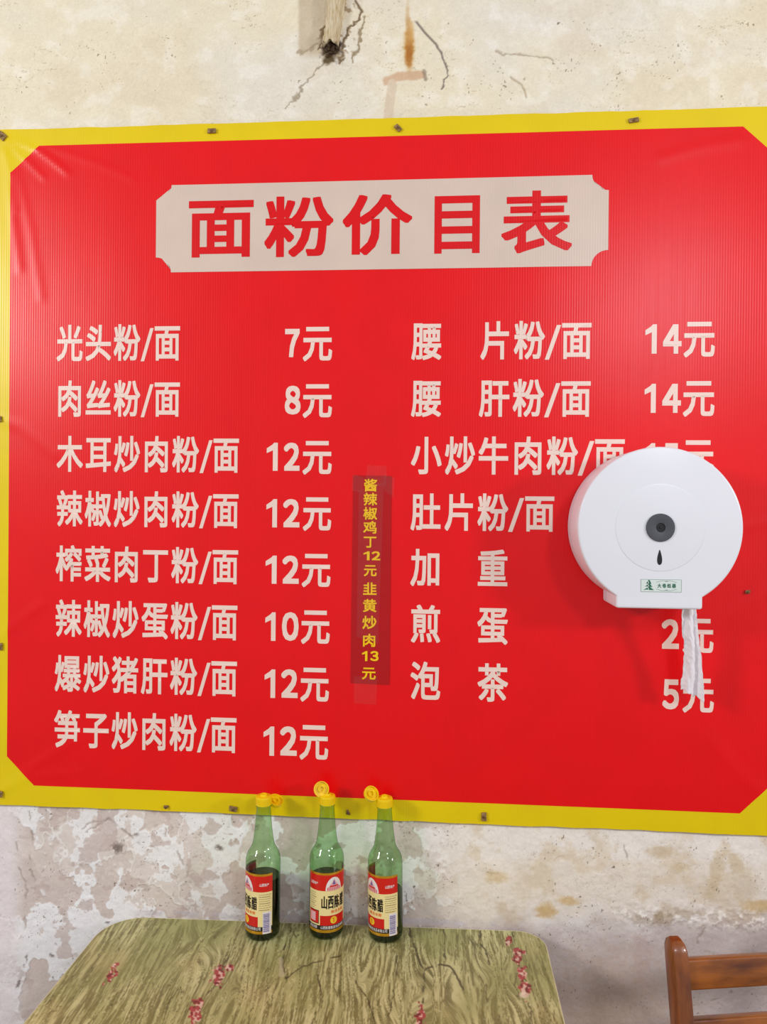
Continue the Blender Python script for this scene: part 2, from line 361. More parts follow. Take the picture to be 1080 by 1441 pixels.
GC = {}; LEV = {}
def glyph(ch, off=0.02):
    key = (ch, off)
    if key in GC: return GC[key]
    c = bpy.data.curves.new('t', 'FONT'); c.body = ch; c.size = 1; c.resolution_u = 3
    o = bpy.data.objects.new('t', c); COL.objects.link(o); bpy.context.view_layer.update()
    m = bpy.data.meshes.new_from_object(o.evaluated_get(bpy.context.evaluated_depsgraph_get()))
    P = [(v.co.x, v.co.y) for v in m.vertices]; T = [tuple(p.vertices) for p in m.polygons]
    bpy.data.meshes.remove(m); bpy.data.objects.remove(o); bpy.data.curves.remove(c)
    LV = [0] * len(P)
    if off > .001:                                         # heavier strokes: every outline edge is swept by a small square
        cnt = {}
        for t in T:
            for a, b in zip(t, t[1:] + t[:1]): cnt[frozenset((a, b))] = cnt.get(frozenset((a, b)), 0) + 1
        k = 0
        for e_, c_ in cnt.items():
            if c_ != 1 or len(e_) != 2: continue
            a, b = (P[q_] for q_ in e_); pts = sorted({(p[0] + sx * off, p[1] + sy * off) for p in (a, b) for sx in (-1, 1) for sy in (-1, 1)})
            def half(ps):
                h = []
                for p in ps:
                    while len(h) > 1 and (h[-1][0] - h[-2][0]) * (p[1] - h[-2][1]) - (h[-1][1] - h[-2][1]) * (p[0] - h[-2][0]) <= 1e-12: h.pop()
                    h.append(p)
                return h[:-1]
            hull = half(pts) + half(pts[::-1]); k += 1
            T.append(tuple(range(len(P), len(P) + len(hull)))); P += hull; LV += [1 + k % 9] * len(hull)
    LEV[key] = LV
    GC[key] = (P, T); return GC[key]
def ink(ch, off=0.02):
    P, _ = glyph(ch, off); return min(p[0] for p in P), max(p[0] for p in P), min(p[1] for p in P), max(p[1] for p in P)
def add_glyph(bm, ch, fx, fz, off=0.02, mi=0):
    P, T = glyph(ch, off); lv = LEV[(ch, off)]; vs = [bm.verts.new((fx(*p), lv[i] * 6e-6, fz(*p))) for i, p in enumerate(P)]
    for t in T:
        if len(set(t)) > 2:
            try: f = bm.faces.new([vs[i] for i in t]); f.material_index = mi
            except ValueError: pass
def glyph_em(bm, ch, cx, cz, ew, eh, off=0.02, mi=0):      # em square centred on cx, cz (em centre at .5, .38)
    add_glyph(bm, ch, lambda x, y: cx + (x - .507) * ew, lambda x, y: cz + (y - .38) * eh, off, mi)
def glyph_fit(bm, ch, x0, x1, z0, z1, off=0.02, mi=0):      # ink box fitted to a rectangle
    a, b, c, d = ink(ch, off); add_glyph(bm, ch, lambda x, y: x0 + (x - a) / (b - a) * (x1 - x0), lambda x, y: z0 + (y - c) / (d - c) * (z1 - z0), off, mi)

def one(bm, x0, x1, z0, z1):                               # plain sloping-flag figure one
    bm.faces.new([bm.verts.new((x0 + (x1 - x0) * u, 0, z0 + (z1 - z0) * v)) for u, v in ((.56, 0), (1, 0), (1, 1), (.66, 1), (.50, .93), (.0, .80), (.0, .63), (.56, .73))])
# title panel with notched corners
pan = wl([(243.7, 262), (832.8, 248.5), (855.8, 270), (855.8, 353.4), (832, 376.3), (242, 384.2), (221, 363.7), (222, 283.5)])
xa, xb = (pan[5][0] + pan[0][0]) / 2, (pan[1][0] + pan[4][0]) / 2; xl, xr = (pan[6][0] + pan[7][0]) / 2, (pan[2][0] + pan[3][0]) / 2
zt_, zb_ = (pan[0][1] + pan[1][1]) / 2, (pan[4][1] + pan[5][1]) / 2; zu, zd = (pan[2][1] + pan[7][1]) / 2, (pan[3][1] + pan[6][1]) / 2
out = []
def arc(cx, cz, rx, rz, a0, a1):
    for i in range(9):
        a = math.radians(a0 + (a1 - a0) * i / 8); out.append((cx + rx * math.cos(a), cz + rz * math.sin(a)))
arc(xl, zt_, xa - xl, zt_ - zu, 0, -90); arc(xl, zb_, xa - xl, zd - zb_, 90, 0); arc(xr, zb_, xr - xb, zd - zb_, 180, 90); arc(xr, zt_, xr - xb, zt_ - zu, 270, 180)
bm = bmesh.new(); bm.faces.new([bm.verts.new((x, 0, z)) for x, z in out]); bmesh.ops.triangulate(bm, faces=bm.faces[:])
wrap_flat('title_panel', bm, M_CRE, hban, .00035, ban)
bm = bmesh.new()
for ch, x0, x1, y0, y1 in [('面', 267.3, 358, 284, 363.4), ('粉', 373.7, 469.8, 277.8, 362.8), ('价', 483.3, 580.3, 275.5, 360), ('目', 611.8, 675.4, 277.2, 358), ('表', 706, 804.5, 270, 357.4)]:
    ym = (y0 + y1) / 2; xm = (x0 + x1) / 2
    glyph_fit(bm, ch, wallpt(x0, ym)[0], wallpt(x1, ym)[0], wallpt(xm, y1)[1], wallpt(xm, y0)[1], 0.021)
wrap_flat('title_lettering', bm, M_TIT, hban, .0007, ban)

ifx = ink('面'); MW = ifx[1] - ifx[0]; MH = ifx[3] - ifx[2]; MC = (ifx[3] + ifx[2]) / 2
def menu_row(cells, ytop, ybot, xm, wpx, prices=None):
    """cells: (char, centre px); ytop/ybot of the 面 glyph at column px xm; wpx its ink width"""
    bm = bmesh.new()
    zt, zb = wallpt(xm, ytop)[1], wallpt(xm, ybot)[1]; eh = (zt - zb) / MH; cz = zb + (0.38 - ifx[2]) * eh
    ew = (wallpt(xm + wpx / 2, ytop)[0] - wallpt(xm - wpx / 2, ytop)[0]) / MW
    for ch, cx in cells:
        X_ = wallpt(cx, (ytop + ybot) / 2)[0]
        if ch == '/':
            w = 0.0092 * wpx / 36; hz = (zt - zb); t = .0034 * wpx / 36
            v = [bm.verts.new(p) for p in ((X_ - w - t, 0, zb - .001), (X_ - w + t, 0, zb - .001), (X_ + w + t, 0, zt - hz * .05), (X_ + w - t, 0, zt - hz * .05))]; bm.faces.new(v)
        else: glyph_em(bm, ch, X_, cz, ew, eh)
    wrap_flat('lettering', bm, M_LET, hban, .00035, ban)
def price(chars, y0, y1, yd0, yd1, xyuan, name='price_lettering'):
    bm = bmesh.new(); ym = (y0 + y1) / 2
    if xyuan: glyph_fit(bm, '元', wallpt(xyuan[0], ym)[0], wallpt(xyuan[1], ym)[0], wallpt(xyuan[0] + 20, y1)[1], wallpt(xyuan[0] + 20, y0)[1])
    for ch, x0, x1 in chars:
        xm = (x0 + x1) / 2
        if ch == '1': one(bm, wallpt(x0, ym)[0], wallpt(x1, ym)[0], wallpt(xm, yd1)[1], wallpt(xm, yd0)[1]); continue
        glyph_fit(bm, chr(ord(ch) + 0xFEE0), wallpt(x0, ym)[0], wallpt(x1, ym)[0], wallpt(xm, yd1)[1], wallpt(xm, yd0)[1], 0.036)
    wrap_flat(name, bm, M_LET, hban, .00035, ban)
L8 = lambda t, d: list(zip(t, [100.5 - d, 140.7 - d, 181 - d, 222 - d, 263 - d, 291.5 - d, 319.8 - d]))
menu_row(list(zip('光头粉/面', (100.5, 140.7, 181, 209, 237.4))), 460.2, 508.3, 237.4, 35.6)
menu_row(list(zip('肉丝粉/面', (100.3, 140.5, 180.8, 208.8, 237.2))), 539, 586.9, 237.2, 35.5)
menu_row(L8('木耳炒肉粉/面', 0), 617.6, 665.4, 320.5, 35.7)
menu_row(L8('辣椒炒肉粉/面', .6), 695.6, 743, 319.7, 35.8)
menu_row(L8('榨菜肉丁粉/面', 1.2), 774, 821.5, 318.9, 35.9)
menu_row(L8('辣椒炒蛋粉/面', 2.2), 851.5, 900.2, 318, 35.9)
menu_row(L8('爆炒猪肝粉/面', 2.9), 930, 978.7, 317.2, 36)
menu_row(L8('笋子炒肉粉/面', 3.6), 1009, 1058, 316.3, 36)
price([('7', 402.2, 422.6)], 461, 509, 463.8, 503.5, (427.5, 468.3))
price([('8', 402, 424)], 541.4, 588.5, 543.6, 583.8, (427.3, 468))
price([('1', 376.5, 392), ('2', 400.7, 422.6)], 621, 668, 623.4, 662.7, (427, 467.7))
price([('1', 376, 391), ('2', 399.7, 422.5)], 700, 747, 702.4, 742, (427.5, 467))
price([('1', 375, 390.5), ('2', 398.8, 421.6)], 779.3, 826, 781.6, 821, (426, 466))
price([('1', 374.5, 389), ('0', 398, 421.3)], 858.6, 905.6, 861, 901, (425, 465))
price([('1', 373.5, 388.5), ('2', 397, 420)], 939, 986.6, 941, 981, (424, 463.8))
price([('1', 372, 387), ('2', 395.4, 418.8)], 1019.4, 1068, 1021, 1062, (422.8, 462.8))
menu_row([('腰', 601.5)], 455.6, 506, 812, 41.4); menu_row(list(zip('片粉/面', (698, 745.3, 778, 811.5))), 455.6, 506, 812, 41.4)
menu_row([('腰', 601)], 537.3, 587, 810.5, 41.4); menu_row(list(zip('肝粉/面', (696, 743.7, 777, 810.4))), 537.3, 587, 810.5, 41.4)
menu_row(list(zip('小炒牛肉粉/面', (600.5, 648, 694.8, 743.3, 791.3, 824.3, 858))), 618.5, 669, 858, 41.8)
menu_row(list(zip('肚片粉/面', (600, 647.5, 694, 726.3, 759.5))), 698.7, 748, 759.5, 41)
menu_row([('加', 600)], 776.5, 826, 693.7, 41); menu_row([('重', 693.7)], 776.5, 826, 693.7, 41)
menu_row([('煎', 599.6)], 856.4, 905.5, 693.7, 40.8); menu_row([('蛋', 693.7)], 856.4, 905.5, 693.7, 40.8)
menu_row([('泡', 599.3)], 936.5, 986.5, 693.7, 40.6); menu_row([('茶', 693.7)], 936.5, 986.5, 693.7, 40.6)
price([('1', 907.5, 923.6), ('4', 932.4, 958.4)], 454, 503.6, 457.5, 498.6, (961.6, 1005))
price([('1', 906.5, 922.3), ('4', 931.4, 957.6)], 537, 586.8, 540.8, 581.5, (960.6, 1004.5))
price([('1', 905.5, 921.3), ('5', 933, 954)], 620, 670, 624, 665, (959.5, 1003.5))
price([('2', 930.5, 954.6)], 870, 918.3, 870.8, 912.3, (960, 1003))
price([('5', 931.6, 954.6)], 953.8, 1001.8, 955, 997, (960, 1003.5))

# ------------------------------------------------------------------ taped price strip
strip_c = [wallpt(498.4, 669), wallpt(551.6, 670), wallpt(548.5, 962.5), wallpt(494.6, 960)]
def hstrip(x, z):
    h = hban(x, z) + .0012 + .0005 * (fbm(x / .03, z / .02, 81, 3) - .3)
    for py in (762, 810, 836): h = h + .0006 * np.exp(-((z - wallpt(520, py)[1] + (fbm(x / .02, z * 0, 82, 2) - .5) * .004) / .0012) ** 2)
    return h
M_STRIP = banner_mat('strip_dark_red', (184, 8, 14), rough=.3, rib=.05); M_STEXT = banner_mat('strip_yellow', (255, 206, 10), rough=.35, rib=0)
st = empty('price_strip', (*[(strip_c[0][0] + strip_c[1][0]) / 2, 0, strip_c[2][1]],))
tag(st, 'narrow dark red paper strip with vertical yellow lettering taped on the banner', 'notice')
bm = bmesh.new(); bm.faces.new([bm.verts.new((x, 0, z)) for x, z in strip_c]); wrap_flat('paper', bm, M_STRIP, hstrip, 0, st, .004)
bm = bmesh.new()
for ch, cx, cy, s in [('酱', 522.5, 683, 19.5), ('辣', 522, 702.5, 19.5), ('椒', 522, 722.3, 19.5), ('鸡', 522, 742, 19.5), ('丁', 521.7, 762, 19), ('元', 522, 802, 18.5), ('韭', 521.5, 828, 20), ('黄', 521.3, 851.4, 20), ('炒', 521, 875, 20.5), ('肉', 520.5, 900, 20), ('元', 520, 946, 20)]:
    X_, Z_ = wallpt(cx, cy); glyph_em(bm, ch, X_, Z_, s / 745, s / 800, .02)
for ch, x0, x1, y0, y1 in [('1', 512.5, 521, 775.5, 788), ('2', 524, 536, 775.5, 788), ('1', 510.5, 518, 915, 929), ('3', 522, 533.5, 915, 929)]:
    if ch == '1': one(bm, wallpt(x0, y0)[0], wallpt(x1, y0)[0], wallpt(x0, y1)[1], wallpt(x0, y0)[1]); continue
    glyph_fit(bm, chr(ord(ch) + 0xFEE0), wallpt(x0, y0)[0], wallpt(x1, y0)[0], wallpt(x0, y1)[1], wallpt(x0, y0)[1], .03)
wrap_flat('lettering', bm, M_STEXT, hstrip, .0008, st, .003)
def schlick(N, L, f0):
    lw = N.new('ShaderNodeLayerWeight'); lw.inputs[0].default_value = .5
    p = N.new('ShaderNodeMath'); p.operation = 'POWER'; p.inputs[1].default_value = 4.5; L.new(lw.outputs['Facing'], p.inputs[0])
    m = N.new('ShaderNodeMath'); m.operation = 'MULTIPLY_ADD'; m.inputs[1].default_value = .8; m.inputs[2].default_value = f0; L.new(p.outputs[0], m.inputs[0]); return m.outputs[0]
def thin_clear(name, tint, gloss, rough, tr_w=0.85):
    m = bpy.data.materials.new(name); m.use_nodes = True; nt = m.node_tree; N = nt.nodes; L = nt.links
    N.remove(N['Principled BSDF']); outn = N['Material Output']
    t = N.new('ShaderNodeBsdfTransparent'); t.inputs[0].default_value = (*tint, 1); g = N.new('ShaderNodeBsdfGlossy'); g.inputs['Roughness'].default_value = rough; g.inputs[0].default_value = (*gloss, 1)
    d = N.new('ShaderNodeBsdfDiffuse'); d.inputs[0].default_value = (.9, .75, .72, 1); m1 = N.new('ShaderNodeMixShader'); m1.inputs[0].default_value = 1 - tr_w; L.new(t.outputs[0], m1.inputs[1]); L.new(d.outputs[0], m1.inputs[2])
    m2 = N.new('ShaderNodeMixShader'); L.new(schlick(N, L, .012), m2.inputs[0]); L.new(m1.outputs[0], m2.inputs[1]); L.new(g.outputs[0], m2.inputs[2])
    L.new(m2.outputs[0], outn.inputs[0]); return m
M_TAPE = thin_clear('clear_tape', (.97, .95, .95), (1, 1, 1), .25, .985)
for q in ([(518, 655), (545, 656), (544, 684), (514, 684)], [(497, 668), (513, 672), (511, 694), (496, 690)], [(506, 690), (541, 678), (533, 905), (503, 895)], [(540, 668), (556, 672), (555, 700), (541, 690)], [(499, 950), (532, 951), (530, 990), (499, 988)]):
    bm = bmesh.new(); bm.faces.new([bm.verts.new((x, 0, z)) for x, z in wl(q)]); wrap_flat('clear_tape', bm, M_TAPE, hstrip, .0013, st, .004)

# ------------------------------------------------------------------ nails with folded washers along the border
M_RUST = mat('rusty_steel', (92, 62, 38), rough=.6, metal=.5, c2=(150, 112, 72), vscale=400, bump=.5, bscale=900)
M_WASH = mat('old_washer', (176, 140, 88), rough=.7, c2=(112, 84, 44), vscale=300, bump=.5, bscale=700)
def nail(px, py, rot, w, hgt, label):
    x, z = wallpt(px, py); h = float(hban(x, z)); t = empty('banner_nail', (x, -h, z)); tag(t, label, 'nail', 'nails along the banner edge')
    t.rotation_euler = (0, math.radians(rot), 0)
    bm = bmesh.new(); box(bm, -w / 2, w / 2, -.003, .0004, -hgt / 2, hgt / 2, .0007)
    for v in bm.verts:
        n = vnoise(np.array([v.co.x * 300 + px]), np.array([v.co.z * 300 + py]), 5)[0] - .5
        v.co.x += n * .002; v.co.z += n * .0018; v.co.y -= (v.co.x / w) ** 2 * .004
    from_bm('washer', bm, M_WASH, t, True, .6)
    bm = bmesh.new(); lathe(bm, [(0, 0), (.0012, 0), (.0012, .0045), (.0026, .0048), (.0027, .0056), (.0018, .0062), (0, .0063)], 14, M=Matrix.Rotation(PI / 2 + .25, 4, 'X'))
    from_bm('nail', bm, M_RUST, t, True, .7)
for a in [(6, 194, 40, .017, .013, 'rusty nail in the top left corner of the banner'), (300, 187, 3, .015, .0085, 'nail in the top yellow border left of the title centre'),
          (561, 183, 50, .013, .008, 'nail in the top yellow border above the title panel, below the rust stain'), (891, 172, -8, .018, .008, 'nail in the top yellow border near the right corner'),
          (2, 590, 0, .010, .012, 'nail in the left yellow border at mid height'), (3, 909, 0, .009, .014, 'nail in the left yellow border below mid height'), (3, 1115, 10, .012, .012, 'nail at the bottom left corner of the banner'),
          (236, 1133, 4, .009, .005, 'small dark nail in the bottom yellow border, left of the bottles'), (330, 1136, 8, .015, .010, 'nail in the bottom yellow border just left of the first bottle'),
          (491, 1141, 60, .010, .004, 'dark nail in the bottom yellow border between two bottle caps'), (681, 1147, 90, .015, .009, 'nail in the bottom yellow border right of the bottles'),
          (1050, 832, 0, .008, .005, 'small nail in the red field right of the dispenser')]:
    nail(*a)

# ------------------------------------------------------------------ broken wooden peg in the plaster, top of the wall
x0, z0 = wallpt(480, -30); x1, z1 = wallpt(466, 66)
pg = empty('wooden_peg', (x1, 0, z1)); tag(pg, 'broken wooden peg plastered into the wall above the banner', 'peg')
bm = bmesh.new(); n = 26; rings = []
for i in range(n + 1):
    t = i / n; cx = x0 + (x1 - x0) * t - x1; cz = z0 + (z1 - z0) * t - z1; r = .0180 - .0040 * t; ring = []
    for k in range(22):
        a = 2 * PI * k / 22; nn = vnoise(np.array([k * .8 + (20 if k > 11 else 0)]), np.array([t * 9.]), 91)[0] - .5
        rr_ = r * (1 + .22 * nn); zz = (vnoise(np.array([k * 1.3]), np.array([3.]), 92)[0] - .5) * .014 if i == n else 0
        ring.append(bm.verts.new((cx + rr_ * math.cos(a), -.004 + rr_ * .95 * math.sin(a), cz + zz)))
    rings.append(ring)
for a, b in zip(rings[:-1], rings[1:]):
    for k in range(22): bm.faces.new((a[k], a[(k + 1) % 22], b[(k + 1) % 22], b[k]))
c = bm.verts.new((0, -.003, .012))
for k in range(22): bm.faces.new((rings[-1][k], rings[-1][(k + 1) % 22], c))
from_bm('peg', bm, mat('peg_wood', (232, 216, 184), rough=.8, c2=(196, 168, 120), vscale=40, stretch=(6, 6, 1), bump=.8, bscale=160, bdist=.002), pg, True)
bm = bmesh.new()
for k in range(9):
    a = k * 2.4; r_ = .004 + .0012 * k; M = Matrix.Translation((r_ * math.cos(a) * 1.0, -.003, -.008 + r_ * math.sin(a) * .8)) @ Matrix.Rotation(k * 1.7, 4, 'Y')
    bmesh.ops.create_icosphere(bm, subdivisions=2, radius=.0042, matrix=M @ Matrix.Diagonal((1, .7, .6, 1)))
for v in bm.verts:
    nn = vnoise(np.array([v.co.x * 500]), np.array([v.co.z * 500]), 93)[0] - .5; v.co += v.co.normalized() * nn * .004
from_bm('hole_shade_lumps', bm, mat('dark_end', (48, 30, 16), rough=.9, c2=(92, 70, 40), vscale=250, bump=1, bscale=500), pg, True)  # the hole's darkness is put into the colour of these lumps

# ------------------------------------------------------------------ paper dispenser
YD = -.112; YB = -.0085
dcx, dcz = wallpt(929.5, 742.5, YD); DR = (wallpt(1045.5, 742, YD)[0] - wallpt(813.5, 742, YD)[0]) / 2 + .001
tabw = (wallpt(990, 850, YD)[0] - wallpt(868, 850, YD)[0]) / 2; tabb = wallpt(929, 857, YD)[1] - dcz
dsp = empty('paper_dispenser', (dcx, YB, dcz)); tag(dsp, 'round white plastic jumbo toilet paper dispenser mounted over the banner', 'dispenser')
a0 = math.asin(tabw / DR)
outl = []
ncirc = 96
for i in range(ncirc + 1):
    a = -PI / 2 + a0 + (2 * PI - 2 * a0) * i / ncirc; outl.append((DR * math.cos(a), DR * math.sin(a)))
zj = -math.sqrt(DR * DR - tabw * tabw)
L_ = []
for i in range(1, 5): L_.append((-tabw, zj + (tabb + .004 - zj) * i / 5))
cr = .004
L_ += [(-tabw, tabb + cr), (-tabw + cr * .3, tabb + cr * .3), (-tabw + cr, tabb)]
for i in range(1, 8): L_.append((-tabw + cr + (2 * tabw - 2 * cr) * i / 8, tabb))
L_ += [(tabw - cr, tabb), (tabw - cr * .3, tabb + cr * .3), (tabw, tabb + cr)]
for i in range(4, 0, -1): L_.append((tabw, zj + (tabb + .004 - zj) * i / 5))
outl += L_
outl = np.array(outl)
def inset(P, d):
    e = np.roll(P, -1, 0) - P; e /= np.linalg.norm(e, axis=1)[:, None] + 1e-12; nrm = np.stack([e[:, 1], -e[:, 0]], 1); nv = nrm + np.roll(nrm, 1, 0); nv /= np.linalg.norm(nv, axis=1)[:, None]
    return P - nv * d
def shell(rings, mats, name, parent, mi=0):
    bm = bmesh.new(); R_ = [[bm.verts.new((p[0], y, p[1])) for p in P] for P, y in rings]; n = len(R_[0])
    for a, b in zip(R_[:-1], R_[1:]):
        for k in range(n): bm.faces.new((a[k], a[(k + 1) % n], b[(k + 1) % n], b[k]))
    bm.faces.new(R_[0]); bm.faces.new(R_[-1])
    return from_bm(name, bm, mats, parent, True, .45)
M_ABS = mat('white_plastic', (236, 236, 242), rough=.28, spec=.5, vary=.012, vscale=12); M_ABS2 = mat('white_plastic_back', (222, 218, 226), rough=.35)
D = YD - YB
shell([(outl, 0), (outl, -.030), (inset(outl, .0016), -.0305), (inset(outl, .0016), -.032)], M_ABS2, 'back_plate', dsp)
shell([(inset(outl, .001), -.0322), (outl, -.0325), (outl, D + .0045), (inset(outl, .0003), D + .0028), (inset(outl, .0009), D + .0014), (inset(outl, .0019), D + .0005), (inset(outl, .003), D + .0001), (inset(outl, .0036), D)], M_ABS, 'front_cover', dsp)
r = wallpt(992.5, 742, YD)[0] - dcx
bm = bmesh.new(); MY = Matrix.Rotation(PI / 2, 4, 'X')
lathe(bm, [(0, -.001), (r + .0006, -.001), (r + .0006, .0001), (r, .0007), (r - .0012, .0009), (0, .0009)], 96, M=Matrix.Translation((0, D, 0)) @ MY); from_bm('raised_disc', bm, M_ABS, dsp, True, .5)
M_DG = mat('dark_grey_plastic', (74, 76, 82), rough=.45); M_BLK = mat('black_recess', (14, 14, 18), rough=.5)
bm = bmesh.new(); kr = 19.3 / 760 * 1.31 / 1.42
lathe(bm, [(kr, 0), (kr, .0022), (kr - .0008, .003), (.0088, .0034), (.0078, .003), (.0075, .001)], 56, M=Matrix.Translation((0, D - .0009, 0)) @ MY); from_bm('lock_knob', bm, M_DG, dsp, True, .5)
bm = bmesh.new(); lathe(bm, [(0, .0012), (.0078, .0012)], 32, M=Matrix.Translation((0, D - .0009, 0)) @ MY)
lathe(bm, [(0, .003), (.0022, .0028), (.0025, .0012)], 3, M=Matrix.Translation((0, D - .0009, 0)) @ MY @ Matrix.Rotation(PI / 2, 4, 'Z')); from_bm('keyhole', bm, M_BLK, dsp)
xk, zk0 = wallpt(928.7, 773.5, YD); zk1 = wallpt(928.7, 795, YD)[1]; w_ = 4.2 / 760 * .92
pts = []
for i in range(24):
    t = i / 24 * 2 * PI; s = (1 + math.cos(t)) / 2                      # s 1 at the top point
    pts.append((xk - dcx + math.sin(t) * w_ * (1 - s ** 1.2 * .72) * 1.05, zk1 - dcz + (zk0 - zk1) * s))
bm = bmesh.new(); va = [bm.verts.new((x, D - .0013, z)) for x, z in pts]; vb = [bm.verts.new((x, D - .0005, z)) for x, z in pts]; bm.faces.new(va)
for k in range(24): bm.faces.new((va[k], va[(k + 1) % 24], vb[(k + 1) % 24], vb[k]))
from_bm('viewing_slot', bm, M_BLK, dsp)
# sticker
sx0, sz0 = wallpt(901.7, 833, YD); sx1, sz1 = wallpt(960, 815.3, YD); sx0 -= dcx; sx1 -= dcx; sz0 -= dcz; sz1 -= dcz
M_STK = mat('sticker_white', (222, 232, 226), rough=.35); M_GRN = mat('sticker_green', (28, 104, 74), rough=.5); M_GRY = mat('sticker_grey', (120, 132, 126), rough=.5)
bm = bmesh.new()
def quad(bm, x0, x1, z0, z1, y, mi=0):
    f = bm.faces.new([bm.verts.new(p) for p in ((x0, y, z0), (x1, y, z0), (x1, y, z1), (x0, y, z1))]); f.material_index = mi; return f
def flat(bm, pts, y, mi=0): f = bm.faces.new([bm.verts.new((x, y, z)) for x, z in pts]); f.material_index = mi
yy = D - .0004; box(bm, sx0, sx1, yy, D + .0003, sz0, sz1)
def ribbon(bm, pts, w, y, mi):
    for (xa_, za_), (xb_, zb2) in zip(pts[:-1], pts[1:]):
        d = Vector((xb_ - xa_, zb2 - za_)).normalized() * w / 2; flat(bm, [(xa_ + d.y, za_ - d.x), (xb_ + d.y, zb2 - d.x), (xb_ - d.y, zb2 + d.x), (xa_ - d.y, za_ + d.x)], y, mi)
e = .0007
ribbon(bm, [(sx0 + e, sz0 + e), (sx1 - e, sz0 + e), (sx1 - e, sz1 - e), (sx0 + e, sz1 - e), (sx0 + e, sz0 + e)], .0005, yy - .0001, 2)
sw, sh = sx1 - sx0, sz1 - sz0; SX = lambda u: sx0 + sw * u; SZ = lambda v: sz0 + sh * v
for (cu, cv, w, hh_) in [(.20, .62, .13, .30), (.20, .40, .18, .26), (.20, .16, .26, .26)]:
    flat(bm, [(SX(cu - w / 2), SZ(cv)), (SX(cu - w / 7), SZ(cv + .04)), (SX(cu - .005), SZ(cv)), (SX(cu - .03), SZ(cv + hh_ * .72))], yy - .0002, 1)
    flat(bm, [(SX(cu + .015), SZ(cv)), (SX(cu + w / 2), SZ(cv)), (SX(cu + .02), SZ(cv + hh_)), (SX(cu - .02), SZ(cv + hh_))], yy - .0002, 1)
for k, ch in enumerate('大卷纸器'): 
    a_, b_, c_, d_ = ink(ch, .03); q0, q1 = SX(.41 + .118 * k), SX(.41 + .118 * k + .095)
    P_, T_ = glyph(ch, .03); vs_ = [bm.verts.new((q0 + (p[0] - a_) / (b_ - a_) * (q1 - q0), yy - .0002 + LEV[(ch, .03)][i_] * 5e-6, SZ(.34) + (p[1] - c_) / (d_ - c_) * sh * .32)) for i_, p in enumerate(P_)]
    for t in T_:
        try: f = bm.faces.new([vs_[i] for i in t]); f.material_index = 1
        except ValueError: pass
for sgn, base in ((1, .80), (-1, .20)):
    pts = [(SX(.38 + .50 * i / 24), SZ(base + sgn * (.10 * math.exp(-((i - 12) / 5) ** 2) - .04 * math.cos((i - 12) / 12 * PI * 2)))) for i in range(25)]
    ribbon(bm, pts, .0005, yy - .0002, 2); ribbon(bm, [(SX(.60), SZ(base)), (SX(.63), SZ(base + sgn * .06)), (SX(.66), SZ(base))], .0006, yy - .0002, 1)
for f in bm.faces:
    f.normal_update()
me = bpy.data.meshes.new('sticker'); bm.to_mesh(me); bm.free(); link('sticker', me, dsp, [M_STK, M_GRN, M_GRY])

# hanging paper
ht = empty('toilet_paper', (wallpt(973, 870, -.07)[0], -.07, wallpt(973, 858, -.1)[1])); tag(ht, 'crumpled strip of white tissue hanging out of the dispenser', 'tissue')
LE = [(866, 960, 985.5), (858, 960, 986), (862, 960, 980), (875, 960, 981), (890, 960, 982.5), (905, 961, 984), (913, 963, 984.5), (925, 964, 986), (940, 964.5, 988), (955, 964.5, 989.5), (968, 963, 990.5), (975, 964, 991), (982, 972, 992), (987, 981, 993)]
top = wallpt(973, 857, -.1)[1]
nu, nv = 26, 90
ks = [862, 875, 890, 905, 913, 925, 940, 955, 968, 973]; lx = [960, 959.6, 960, 961, 963.5, 964, 964.5, 963.5, 962.5, 960.5]; rx = [980, 981, 982.5, 984, 984.8, 987, 988.5, 989.5, 990.5, 991]
ztop = dcz + tabb + .003; zbot = wallpt(985, 986, -.05)[1]
bm = bmesh.new(); G_ = []
for j in range(nv + 1):
    row = []
    for i in range(nu + 1):
        u = i / nu; zc = ztop + (zbot - ztop) * j / nv
        pyy = 862 + (987 - 862) * j / nv; a = np.interp(pyy, ks, lx); b = np.interp(pyy, ks, rx); t = j / nv
        if t > .9: a = a + (t - .9) * 0
        yb = -.078 + .028 * t
        xa_ = wallpt(a, 900, yb)[0]; xb_ = wallpt(b, 900, yb)[0]
        y = yb + .006 * math.sin(u * 9 + t * 2.0) * (0.4 + .6 * t) + .003 * (vnoise(np.array([u * 9]), np.array([t * 14.]), 95)[0] - .5) + .0015 * (vnoise(np.array([u * 22]), np.array([t * 40.]), 96)[0] - .5)
        jag = (vnoise(np.array([u * 7.]), np.array([.5]), 97)[0] - .5) * .008
        end = (1 - u) * .019
        zz = ztop + (zbot + end + jag - ztop) * t
        row.append(bm.verts.new((xa_ + (xb_ - xa_) * u + .0010 * (vnoise(np.array([t * 30.]), np.array([u * 2]), 98)[0] - .5), y, zz)))
    G_.append(row)
for j in range(nv):
    for i in range(nu): bm.faces.new((G_[j][i], G_[j][i + 1], G_[j + 1][i + 1], G_[j + 1][i]))
me = bpy.data.meshes.new('sheet'); bm.to_mesh(me); bm.free(); me.polygons.foreach_set('use_smooth', [True] * len(me.polygons))
M_TIS = mat('tissue', (246, 240, 244), rough=.9, spec=.1, bump=.3, bscale=600)
o = link('tissue_sheet', me, None, [M_TIS]); to_parent(o, ht); o.modifiers.new('s', 'SOLIDIFY').thickness = .0004

